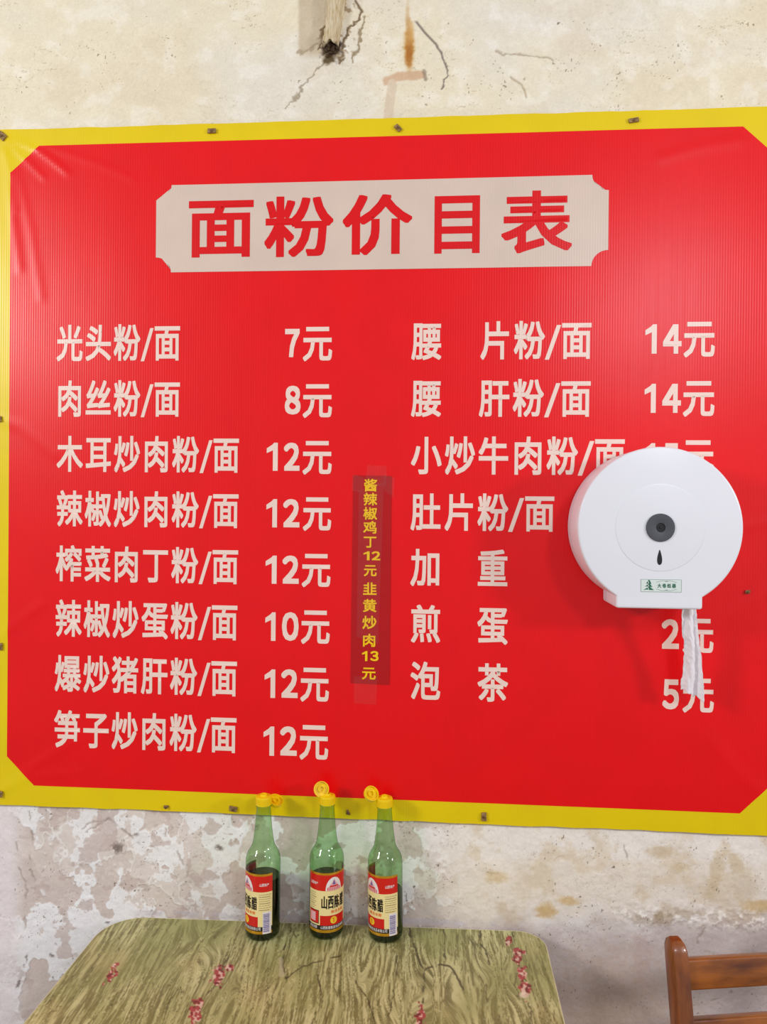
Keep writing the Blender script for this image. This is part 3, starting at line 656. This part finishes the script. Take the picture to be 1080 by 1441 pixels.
# ------------------------------------------------------------------ table
ZT = 0.7285
q = lambda px, py: levelpt(px, py, ZT)
bl, brr = q(200, 1287.8), q(720, 1307.0)
ang = math.atan2(brr[1] - bl[1], brr[0] - bl[0])
lx_ = [q(145, 1305)[0], q(32.5, 1441)[0]]; rx_ = [q(770, 1330)[0], q(793, 1441)[0]]
tl, tr = sum(lx_) / 2, sum(rx_) / 2
def yback(x): return min(bl[1] + (x - bl[0]) * math.tan(ang), -.0015) if False else bl[1] + (x - bl[0]) * math.tan(ang) - max(0.0, bl[1] + (tr - bl[0]) * math.tan(ang) + .0016)
TD = 0.62
tb = empty('dining_table', ((tl + tr) / 2, -TD / 2, 0)); tag(tb, 'green wood-grain laminate table pushed against the wall with three bottles on it', 'table')
RL, RR = .070, .048
def outline():
    P = []
    yr, yl = yback(tr), yback(tl)
    for i in range(13): a = PI / 2 * (1 - i / 12); P.append((tr - RR + RR * math.cos(a), yr - RR + RR * math.sin(a)))
    for i in range(13): a = -PI / 2 * i / 12; P.append((tr - .05 + .05 * math.cos(a), -TD + .05 + .05 * math.sin(a)))
    for i in range(13): a = -PI / 2 - PI / 2 * i / 12; P.append((tl + .05 + .05 * math.cos(a), -TD + .05 + .05 * math.sin(a)))
    for i in range(15): a = PI - PI / 2 * i / 14; P.append((tl + RL + RL * math.cos(a), yl - RL + RL * math.sin(a) + (math.tan(ang) * RL * (i / 14))))
    return P
OP = outline()[::-1]                                       # counter-clockwise
xs = steps(tl, tr, [(tl, tr)], .0016, .1)
def lim(x):
    """back and front y of the outline at x"""
    P = OP; ys = []
    for (xa_, ya_), (xb_, yb_) in zip(P, P[1:] + P[:1]):
        if (xa_ - x) * (xb_ - x) <= 0 and abs(xa_ - xb_) > 1e-9: ys.append(ya_ + (yb_ - ya_) * (x - xa_) / (xb_ - xa_))
    return min(ys), max(ys)
v_t = np.concatenate([np.linspace(0, .56, 245), np.linspace(.58, 1, 30)])   # 0 back edge, 1 front
inx = np.clip(xs, tl + 1e-5, tr - 1e-5); LM = np.array([lim(x) for x in inx])
def tfn(X_, V):
    i = np.searchsorted(xs, X_ - 1e-9); i = np.clip(i, 0, len(xs) - 1)
    y = LM[i, 1] + (LM[i, 0] - LM[i, 1]) * V; return np.stack([X_, y, np.full_like(X_, ZT)], 1)
me, X_, V_ = grid_mesh('tabletop', xs, v_t, tfn)
P = tfn(X_, V_)
def paint_table(P):
    x, y = P[:, 0], P[:, 1]; px, py = proj(P)
    wx = x + .014 * (fbm(x * 7, y * 3.5, 101, 3) - .5) + .006 * (fbm(x * 20, y * 9, 102, 3) - .5)
    for kx, ky, s, st_ in [(-.42, -.09, .035, .03), (.0, -.20, .04, .03), (-.12, -.11, .05, -.02), (.10, -.15, .03, .02), (-.33, -.27, .04, -.02), (-.05, -.33, .05, .03)]:
        d2 = ((x - kx) ** 2 + ((y - ky) * .55) ** 2) / s ** 2; wx = wx + st_ * np.exp(-d2) * np.sign(x - kx + 1e-9) * np.minimum(1, np.abs(x - kx) / .01)
    slant = wx + (y + .1) * .06
    g1 = fbm(slant * 280, y * 15, 103, 4, .6); g2 = fbm(slant * 420, y * 26, 104, 3, .6); g3 = fbm(x * 9, y * 6, 105, 3); g4 = np.abs(fbm(slant * 42, y * 3.2, 106, 3) - .5)
    c = np.tile(np.array([150., 146, 104]), (len(x), 1))
    c = mixc(c, (184, 180, 138), sstep(.45, .64, g1) * .9); c = mixc(c, (112, 106, 66), sstep(.53, .66, 1 - g1) * .9)
    c = mixc(c, (98, 92, 56), sstep(.56, .68, g2) * .7); c = mixc(c, (190, 188, 146), sstep(.6, .74, 1 - g2) * .4)
    c = mixc(c, (126, 128, 76), sstep(.45, .7, g3) * .5); c = mixc(c, (176, 158, 116), sstep(.55, .75, fbm(x * 12, y * 8, 107, 3)) * .35)
    m = (1 - sstep(.002, .009, g4)) * sstep(.42, .56, fbm(x * 14, y * 5, 108, 2)); c = mixc(c, (80, 74, 42), m * .75)
    g5 = np.abs(fbm(slant * 150, y * 7.5, 121, 3) - .5); m = (1 - sstep(.004, .016, g5)) * sstep(.45, .58, fbm(x * 22, y * 8, 122, 2)); c = mixc(c, (88, 82, 48), m * .7)
    g6 = np.abs(fbm(slant * 170, y * 9, 123, 3) - .5); m = (1 - sstep(.004, .016, g6)) * sstep(.48, .6, fbm(x * 20, y * 9, 124, 2)); c = mixc(c, (212, 206, 164), m * .5)
    c = np.clip(c * np.array([1.13, 1.12, 1.05]), 0, 255)
    h = -(1 - sstep(.003, .012, g4)) * .0001
    wob = (fbm(px / 7, py / 7, 109, 2) - .5) * 4
    for pts, w in [([(575, 1303), (580, 1322), (587, 1345), (596, 1365), (597, 1385), (594, 1410)], 1.8), ([(596, 1366), (606, 1360), (620, 1357), (634, 1360), (644, 1374), (652, 1392)], 1.6), ([(676, 1306), (675, 1322), (684, 1340), (690, 1357)], 1.5), ([(720, 1310), (724, 1322)], 1.0),
                   ([(408, 1310), (400, 1335), (398, 1352), (402, 1378)], 2.0), ([(402, 1376), (420, 1362), (450, 1352), (480, 1345)], 1.0), ([(560, 1345), (556, 1390), (548, 1430)], .8), ([(745, 1412), (750, 1441)], .9), ([(626, 1305), (626, 1350)], .7),
                   ([(322, 1345), (300, 1390), (290, 1400)], .8), ([(500, 1380), (520, 1410), (528, 1441)], .8), ([(440, 1441), (452, 1400), (448, 1370)], .8)]:
        m = (1 - sstep(w * .35, w * .6 + 1.0, segdist(px + wob * 1.3, py + wob * .6, pts))) * sstep(.25, .45, fbm(px / 9, py / 9, 125, 2)); c = mixc(c, (70, 62, 38), m * .8); h = h - m * .0004
    c = mixc(c, (196, 186, 150), (1 - sstep(2, 4, segdist(px + wob, py, [(396, 1350), (397, 1372)]))) * .7)
    for cx, cy, rx_, ry_, ro in [(156, 1371, 7, 17, 38), (308, 1372, 10, 19, 10), (277, 1423, 9, 22, 15), (592, 1432, 7, 22, 0), (730, 1345, 9, 14, 0), (734, 1368, 7, 16, 0), (739, 1392, 9, 14, 0), (716, 1324, 5, 6, 0), (322, 1362, 9, 5, 0)]:
        a = math.radians(ro); dx = px - cx; dy = py - cy; u = dx * math.cos(a) + dy * math.sin(a); v = -dx * math.sin(a) + dy * math.cos(a)
        r_ = np.sqrt((u / rx_) ** 2 + (v / ry_) ** 2) + (fbm(px / 5, py / 5, 111, 2) - .5) * 1.4
        m = 1 - sstep(.75, .95, r_); k = vnoise(px / 3.0, py / 3.2, 112); k2 = vnoise(px / 3.6, py / 2.6, 113)
        col = mixc(mixc(np.tile(np.array([176., 62, 66]), (len(x), 1)), (230, 190, 172), sstep(.55, .72, k)), (116, 30, 34), sstep(.60, .74, k2))
        c = c * (1 - m[:, None] * .92) + col * m[:, None] * .92
    m = 1 - sstep(3, 5.5, np.hypot((px - 738) / 1.6, py - 1400)); c = mixc(c, (236, 218, 190), m * .8)
    sp = sstep(.9, .93, vnoise(px / 2.2, py / 2.2, 114)) * sstep(.6, .7, fbm(px / 30, py / 30, 115, 2)); c = mixc(c, (206, 206, 166), sp * .6)
    return c, h
c, h = paint_table(P); P[:, 2] += h; me.vertices.foreach_set('co', P.astype(np.float32).ravel()); me.update(); set_color(me, 'paint', c)
M_TOP = mat('laminate_green', (150, 146, 104), rough=.42, spec=.45, attr='paint', bump=.25, bscale=240, stretch=(1, .06, 1), bdist=.0005)
if me.polygons[0].normal.z < 0: me.flip_normals()
to_parent(link('tabletop', me, None, [M_TOP]), tb)
# edging band and board under the laminate
bm = bmesh.new(); o1 = np.array(OP); ring = [(inset(o1, .0012), ZT - .0006), (inset(o1, .0), ZT + .0004), (inset(o1, -.0014), ZT - .0006), (inset(o1, -.0014), ZT - .020), (inset(o1, .003), ZT - .022)]
R_ = [[bm.verts.new((p[0], p[1], z)) for p in Pp] for Pp, z in ring]; n = len(o1)
for a, b in zip(R_[:-1], R_[1:]):
    for k in range(n): bm.faces.new((a[k], a[(k + 1) % n], b[(k + 1) % n], b[k]))
bm.faces.new(R_[-1])
M_BAND = mat('edge_band', (214, 204, 164), rough=.4); to_parent(from_bm('edge_band', bm, M_BAND, None, True, .6), tb)
M_LEG = mat('grey_steel', (120, 122, 124), rough=.4, metal=.6)
bm = bmesh.new(); box(bm, tl + .07, tr - .07, -TD + .06, -.085, ZT - .055, ZT - .0225); to_parent(from_bm('apron_frame', bm, M_LEG), tb)
for x in (tl + .09, tr - .09):
    for y in (-.10, -TD + .08):
        bm = bmesh.new(); box(bm, x - .016, x + .016, y - .016, y + .016, .0, ZT - .0555, .003); to_parent(from_bm('leg', bm, M_LEG), tb)

# ------------------------------------------------------------------ vinegar bottles
def glass_mat():
    m = bpy.data.materials.new('green_glass'); m.use_nodes = True; nt = m.node_tree; N = nt.nodes; L = nt.links; N.remove(N['Principled BSDF']); outn = N['Material Output']
    lw = N.new('ShaderNodeLayerWeight'); lw.inputs[0].default_value = .5
    rp = N.new('ShaderNodeValToRGB'); rp.color_ramp.elements[0].color = (.70, .86, .64, 1); rp.color_ramp.elements[1].color = (.03, .10, .03, 1); rp.color_ramp.elements[0].position = .25; rp.color_ramp.elements[1].position = .93
    e = rp.color_ramp.elements.new(.72); e.color = (.56, .77, .48, 1)
    L.new(lw.outputs['Facing'], rp.inputs[0]); t = N.new('ShaderNodeBsdfTransparent'); L.new(rp.outputs[0], t.inputs[0])
    g = N.new('ShaderNodeBsdfGlossy'); g.inputs['Roughness'].default_value = .03; 
    mx = N.new('ShaderNodeMixShader'); L.new(schlick(N, L, .05), mx.inputs[0]); L.new(t.outputs[0], mx.inputs[1]); L.new(g.outputs[0], mx.inputs[2]); L.new(mx.outputs[0], outn.inputs[0]); return m
M_GLASS = glass_mat()
M_LIQ = mat('dark_vinegar', (16, 8, 8), rough=.08, spec=.5)
M_CAP = mat('yellow_cap_plastic', (250, 214, 10), rough=.35, spec=.4)
LM_ = [mat('label_cream', (246, 226, 160), rough=.3), mat('label_red', (214, 26, 20), rough=.3), mat('label_gold', (214, 160, 40), rough=.25, metal=.6), mat('label_black', (24, 16, 14), rough=.3),
       mat('label_white', (240, 232, 230), rough=.3), mat('label_pink', (240, 180, 186), rough=.3), mat('label_orange', (236, 120, 30), rough=.3), mat('label_yellow', (246, 206, 50), rough=.3), mat('label_violet', (110, 96, 160), rough=.3)]
CRE, RED, GOL, BLK, WHI, PNK, ORA, YLW, VIO = range(9)
RB = .0312
prof_out = [(0, .0022), (.016, .0012), (.0245, 0), (.0282, .0012), (.0303, .0045), (RB, .010), (RB, .1335), (.0309, .138), (.0301, .1425), (.0285, .147), (.0262, .1515), (.0236, .1555), (.0213, .1595), (.0196, .1645), (.0182, .172), (.0170, .181), (.0157, .192), (.0145, .204), (.0136, .216), (.0130, .225), (.0130, .2300), (.0137, .2308), (.0137, .2332), (.0122, .2340), (.0120, .2440), (.0095, .2442), (0, .2442)]
def mesh_of(name, bm, mats, smooth=True, angle=None):
    me = bpy.data.meshes.new(name); bmesh.ops.recalc_face_normals(bm, faces=bm.faces[:]); bm.to_mesh(me); bm.free()
    if smooth: me.polygons.foreach_set('use_smooth', [True] * len(me.polygons))
    if angle: me.set_sharp_from_angle(angle=angle)
    for m in mats: me.materials.append(m)
    return me
bm = bmesh.new(); lathe(bm, prof_out, 64); ME_GLASS = mesh_of('glass', bm, [M_GLASS])
def liquid(zl):
    bm = bmesh.new(); rr_ = RB - .0007
    pr = [(0, .0028), (.0165, .0020), (.0243, .0010), (.0277, .0020), (.0297, .0050), (rr_, .0103)]
    for (r0, z0_), in []: pass
    pr += [(rr_, zl - .0012), (rr_ - .0006, zl), (0, zl)]
    lathe(bm, pr, 48); return mesh_of('vinegar', bm, [M_LIQ], True, .8)
# label artwork, in millimetres along the bottle's round and up it, wrapped on the glass
def label_mesh():
    R0 = RB + .00025; items = []                      # (bmesh of flat shapes, layer)
    mm = math.radians(1) * R0 * 1000                  # mm per degree
    bm = bmesh.new()
    lay = {}
    def reg(vs, k):
        for v in vs: lay[v] = k
    def rect(t0, t1, z0, z1, mi, k):
        vs = [bm.verts.new(p) for p in ((t0 * mm, 0, z0), (t1 * mm, 0, z0), (t1 * mm, 0, z1), (t0 * mm, 0, z1))]
        f = bm.faces.new(vs); f.material_index = mi
        for v in vs: v.co.y = k
    def poly(pts, mi, k):
        vs = [bm.verts.new((x, k, z)) for x, z in pts]; f = bm.faces.new(vs); f.material_index = mi
    def txt(s, t0, t1, z0, z1, mi, k, off=.02, gap=.12):
        n = len(s); w = (t1 - t0) * mm / n
        for i, ch in enumerate(s):
            a, b, c, d = ink(ch, off); P_, T_ = glyph(ch, off); q0 = t0 * mm + w * i + w * gap / 2; q1 = q0 + w * (1 - gap)
            vs = [bm.verts.new((q0 + (p[0] - a) / (b - a) * (q1 - q0), k - LEV[(ch, off)][j_] * .06, z0 + (p[1] - c) / (d - c) * (z1 - z0))) for j_, p in enumerate(P_)]
            for t in T_:
                try: f = bm.faces.new([vs[j] for j in t]); f.material_index = mi
                except ValueError: pass
    A = 94
    rect(-A, A, 14.5, 19.5, GOL, 0); rect(-A, A, 19.5, 27.5, BLK, 0); rect(-A, A, 27.5, 89, CRE, 0); rect(-A, A, 89, 117, RED, 0); rect(-A, A, 117, 121, GOL, 0)
    rect(-46, 46, 27.5, 45, RED, 1)
    circ = lambda r0, r1, cx, cz, n=28, a0=0, a1=2 * PI: [(cx + r0 * math.cos(a0 + (a1 - a0) * i / n), cz + r1 * math.sin(a0 + (a1 - a0) * i / n)) for i in range(n + (0 if a1 - a0 > 6.2 else 1))]
    poly(circ(6.4, 6.4, 0, 36.4), YLW, 2); txt('1', -4, 4, 33.5, 39.5, ORA, 3) if False else None
    poly([(-1, 32.5), (1, 32.5), (1, 40.5), (-1, 40.5), (-2.4, 39.2), (-2.4, 38), (-1, 38.4)], ORA, 3)
    poly(circ(15.5, 23.5, 0, 89.5, 24, 0, PI), WHI, 1)
    poly([(-13, 90), (13, 90), (13, 95), (9, 96), (8, 99), (5, 99), (3.6, 104), (1.2, 105), (0, 110), (-1.2, 105), (-3.6, 104), (-5, 99), (-8, 99), (-9, 96), (-13, 95)], PNK, 2)
    poly([(-3.2, 100), (3.2, 100), (1.6, 104), (0, 109), (-1.6, 104)], VIO, 3); poly([(-9, 96), (9, 96), (7, 98.6), (-7, 98.6)], RED, 3)
    for i in range(-3, 4): poly([(i * 3.7 - .6, 90), (i * 3.7 + .6, 90), (i * 3.7 + .6, 95.5), (i * 3.7 - .6, 95.5)], RED, 3)
    for dx in (-.7, 0, .7): txt('山西陈醋', -43 + dx, 44 + dx, 57, 80, BLK, 1 + dx * .1, .018, .16)
    txt('酿造食醋', -10, 38, 49, 54.5, ORA, 1, .02)
    txt('山西特产', 50, 82, 99, 104.5, WHI, 1, .02); txt('山西特产', -86, -54, 99, 104.5, WHI, 1, .02)
    txt('山西陈醋酿造食品有限公司', -44, 56, 21, 26.5, WHI, 1, .012); txt('酿造食醋', -88, -56, 21, 26.5, WHI, 1, .012)
    for k in range(8):                                     # print too small to read in the photograph: rows of short marks
        for t0, t1 in ((50, 90), (-88, -60)):
            t = t0
            while t < t1 - (k * 5) % 9:
                rect(t, t + 1.1, 83.6 - k * 3.9, 85.2 - k * 3.9, BLK, 1); rect(t + .5, t + 2.2, 84.2 - k * 3.9, 84.7 - k * 3.9, BLK, 1); t += 3.1 + (k * 7 + int(t)) % 3
    rect(-90, -50, 30, 54, BLK, 1); rect(-88.6, -51.4, 31.2, 52.8, RED, 2); rect(-84, -62, 34, 50, PNK, 3)
    rect(62, 90, 15, 54, WHI, 2); z = 18.0; k = 0
    while z < 51:
        w = (.7, 1.3, .5, 1.0, .6, 1.6)[k % 6]; rect(64, 84, z, z + w, VIO, 3); z += w + (.6, .9, .5)[k % 3]; k += 1
    bmesh.ops.triangulate(bm, faces=[f for f in bm.faces if len(f.verts) > 4])
    for d in range(-90, 95, 6):
        bmesh.ops.bisect_plane(bm, geom=bm.verts[:] + bm.edges[:] + bm.faces[:], dist=1e-6, plane_co=(d * mm, 0, 0), plane_no=(1, 0, 0))
    for v in bm.verts:
        t = math.radians(v.co.x / mm) - PI / 2; r_ = R0 + .00012 * v.co.y; z = v.co.z / 1000
        v.co = Vector((r_ * math.cos(t), r_ * math.sin(t), z))
    bm.normal_update()
    for f in bm.faces:
        c = f.calc_center_median(); f.smooth = False
        if f.normal.x * c.x + f.normal.y * c.y < 0: f.normal_flip()
    me = bpy.data.meshes.new('label'); bm.to_mesh(me); bm.free()
    for m in LM_: me.materials.append(m)
    return me
ME_LABEL = label_mesh()
bm = bmesh.new()
lathe(bm, [(.0130, .2335), (.0140, .2337), (.0143, .2355), (.0143, .2475), (.0139, .2490), (.0078, .2494), (.0062, .2500), (.0058, .2528), (.0046, .2528), (.0044, .2494), (0, .2492)], 40)
for k in range(40):
    a = 2 * PI * k / 40; M = Matrix.Rotation(a, 4, 'Z'); box(bm, .0141, .0147, -.0005, .0005, .2365, .2462, 0, M)
ME_CAP = mesh_of('cap', bm, [M_CAP], True, .6)
bm = bmesh.new()                                         # open flip lid: a shallow dish with a plug ring, hinge at local x = -.0135
lathe(bm, [(0, 0), (.0118, 0), (.0134, .0010), (.0138, .0030), (.0138, .0072), (.0127, .0072), (.0125, .0022), (.0060, .0018), (.0058, .0062), (.0046, .0062), (.0044, .0016), (0, .0016)], 40)
ME_LID = mesh_of('lid', bm, [M_CAP], True, .6)
def bottle(x, y, lab_deg, zl, lid_c, lid_n, label):
    t = empty('vinegar_bottle', (x, y, ZT + .0004)); tag(t, label, 'bottle', 'vinegar bottles on the table')
    g = link('glass_body', ME_GLASS, t); l = link('label', ME_LABEL, t); l.rotation_euler = (0, 0, math.radians(lab_deg))
    link('vinegar', liquid(zl), t); c = link('cap', ME_CAP, t)
    lid = link('lid', ME_LID, c); lc = Vector(lid_c); n = Vector(lid_n).normalized()
    lid.matrix_local = Matrix.Translation(lc) @ n.to_track_quat('Z', 'Y').to_matrix().to_4x4()
    # hinge strap from cap rim to lid rim
    bm = bmesh.new(); d = Vector((lc.x, lc.y, 0)).normalized(); a = d * .0138 + Vector((0, 0, .2475)); tgt = a - lc; tgt -= n * tgt.dot(n); b = lc + tgt.normalized() * .0134 + n * .002
    s = Vector((-d.y, d.x, 0)) * .0035; u = Vector((0, 0, .0010)); v8 = [bm.verts.new(p) for p in (a - s - u, a + s - u, a + s + u, a - s + u, b - s - u, b + s - u, b + s + u, b - s + u)]
    for f in ((0, 1, 2, 3), (4, 5, 6, 7), (0, 1, 5, 4), (1, 2, 6, 5), (2, 3, 7, 6), (3, 0, 4, 7)): bm.faces.new([v8[i] for i in f])
    h = link('hinge', mesh_of('hinge', bm, [M_CAP], False), c)
    return t
b1 = levelpt(369, 1326, ZT); b2 = levelpt(459.5, 1318, ZT); b3 = levelpt(543, 1324, ZT)
def va(x, y): return math.degrees(math.atan2(x - 0, y + 1.42)) # bearing of the bottle from the camera, clockwise
bottle(b1[0] - .0060, b1[1] + .029, -62 - va(*b1), .106, (.0165, .0200, .2300), (.35, -.35, .87), 'leftmost vinegar bottle, fullest of the three, barcode side of its label showing')
bottle(b2[0] - .0027, -.0365, 25 - va(*b2), .104, (-.0120, .0010, .2590), (.28, -.95, .32), 'middle vinegar bottle of the three, label facing front and yellow lid standing upright')
o = bottle(b3[0] - .0012, -.0375, -50 - va(*b3), .084, (-.0262, .0010, .2530), (.45, -.62, .62), 'rightmost vinegar bottle, lid open to the left and dark vinegar beside the barcode')
o.rotation_euler = (0, math.radians(-1.0), 0)

# ------------------------------------------------------------------ chair
M_WOOD = mat('chair_wood', (150, 80, 22), rough=.32, spec=.5, c2=(92, 42, 12), vscale=14, stretch=(3, 3, .8), bump=.35, bscale=90, coat=.3)
M_WOOD2 = mat('chair_rail_wood', (160, 88, 20), rough=.32, spec=.5, c2=(92, 42, 12), vscale=14, stretch=(.8, 3, 3), bump=.35, bscale=90, coat=.3)
ztop_c = .851
cx_, cy_ = levelpt(940, 1321, ztop_c)
CR = math.radians(10.7); ch = empty('wooden_chair', (cx_, cy_, 0)); ch.rotation_euler = (0, 0, CR)
tag(ch, 'brown varnished wooden chair with slatted back standing right of the table', 'chair')
PW, PDp, CW = .024, .034, .40
lean = math.radians(12)
def post_pt(z):            # centre offset (local y) of the rear post at height z: back leans towards the wall
    return (z - ztop_c) * math.tan(lean) if z > .45 else (.45 - ztop_c) * math.tan(lean) + (.45 - z) * .10
for k in (0, 1):
    bm = bmesh.new(); zs_ = [0, .2, .43, .47, .6, .75, .821, .838, .847, .851]; rings = []
    for z in zs_:
        sc = 1.0; oy = post_pt(z)
        dd = {.838: .93, .847: .72, .851: .42}.get(z, 1.0); wd = {.847: .88, .851: .66}.get(z, 1.0)
        xo = k * CW; hw, hd = PW / 2 * wd, PDp / 2 * dd; b_ = .003
        pts = []
        for sx_, sy_ in ((-1, -1), (1, -1), (1, 1), (-1, 1)):
            q_ = [(sx_ * hw, sy_ * (hd - b_)), (sx_ * (hw - b_ * .3), sy_ * (hd - b_ * .3)), (sx_ * (hw - b_), sy_ * hd)]
            pts += q_ if sx_ * sy_ > 0 else q_[::-1]
        rings.append([bm.verts.new((xo + PW / 2 + p[0], oy + p[1], z)) for p in pts])
    for a, b in zip(rings[:-1], rings[1:]):
        for i in range(12): bm.faces.new((a[i], a[(i + 1) % 12], b[(i + 1) % 12], b[i]))
    bm.faces.new(rings[0]); bm.faces.new(rings[-1]); from_bm('rear_post', bm, M_WOOD, ch, True, .6)
for zt_c, zb_c in ((.824, .782), (.744, .705), (.668, .63)):
    zc = (zt_c + zb_c) / 2; M = Matrix.Translation((0, post_pt(zc) , zc)) @ Matrix.Rotation(-lean, 4, 'X')
    bm = bmesh.new(); box(bm, PW - .001, CW + .001, -.009, .009, -(zt_c - zb_c) / 2, (zt_c - zb_c) / 2, .003, M); from_bm('back_rail', bm, M_WOOD2, ch, True, .6)
ys_ = post_pt(.45)
bm = bmesh.new(); box(bm, -.01, CW + PW + .01, ys_ - .40, ys_ - .019, .43, .452, .006); from_bm('seat', bm, M_WOOD2, ch, True, .6)
for x in (.012, CW + .012):
    bm = bmesh.new(); box(bm, x - .015, x + .015, ys_ - .385, ys_ - .355, 0, .4295, .003); from_bm('front_leg', bm, M_WOOD, ch, True, .6)
    bm = bmesh.new(); box(bm, x - .009, x + .009, ys_ - .356, post_pt(.2) - .016, .19, .215, .002); from_bm('side_stretcher', bm, M_WOOD, ch, True, .6)
print('tri estimate', sum(len(o.data.loops) for o in SC.objects if o.type == 'MESH') // 2)
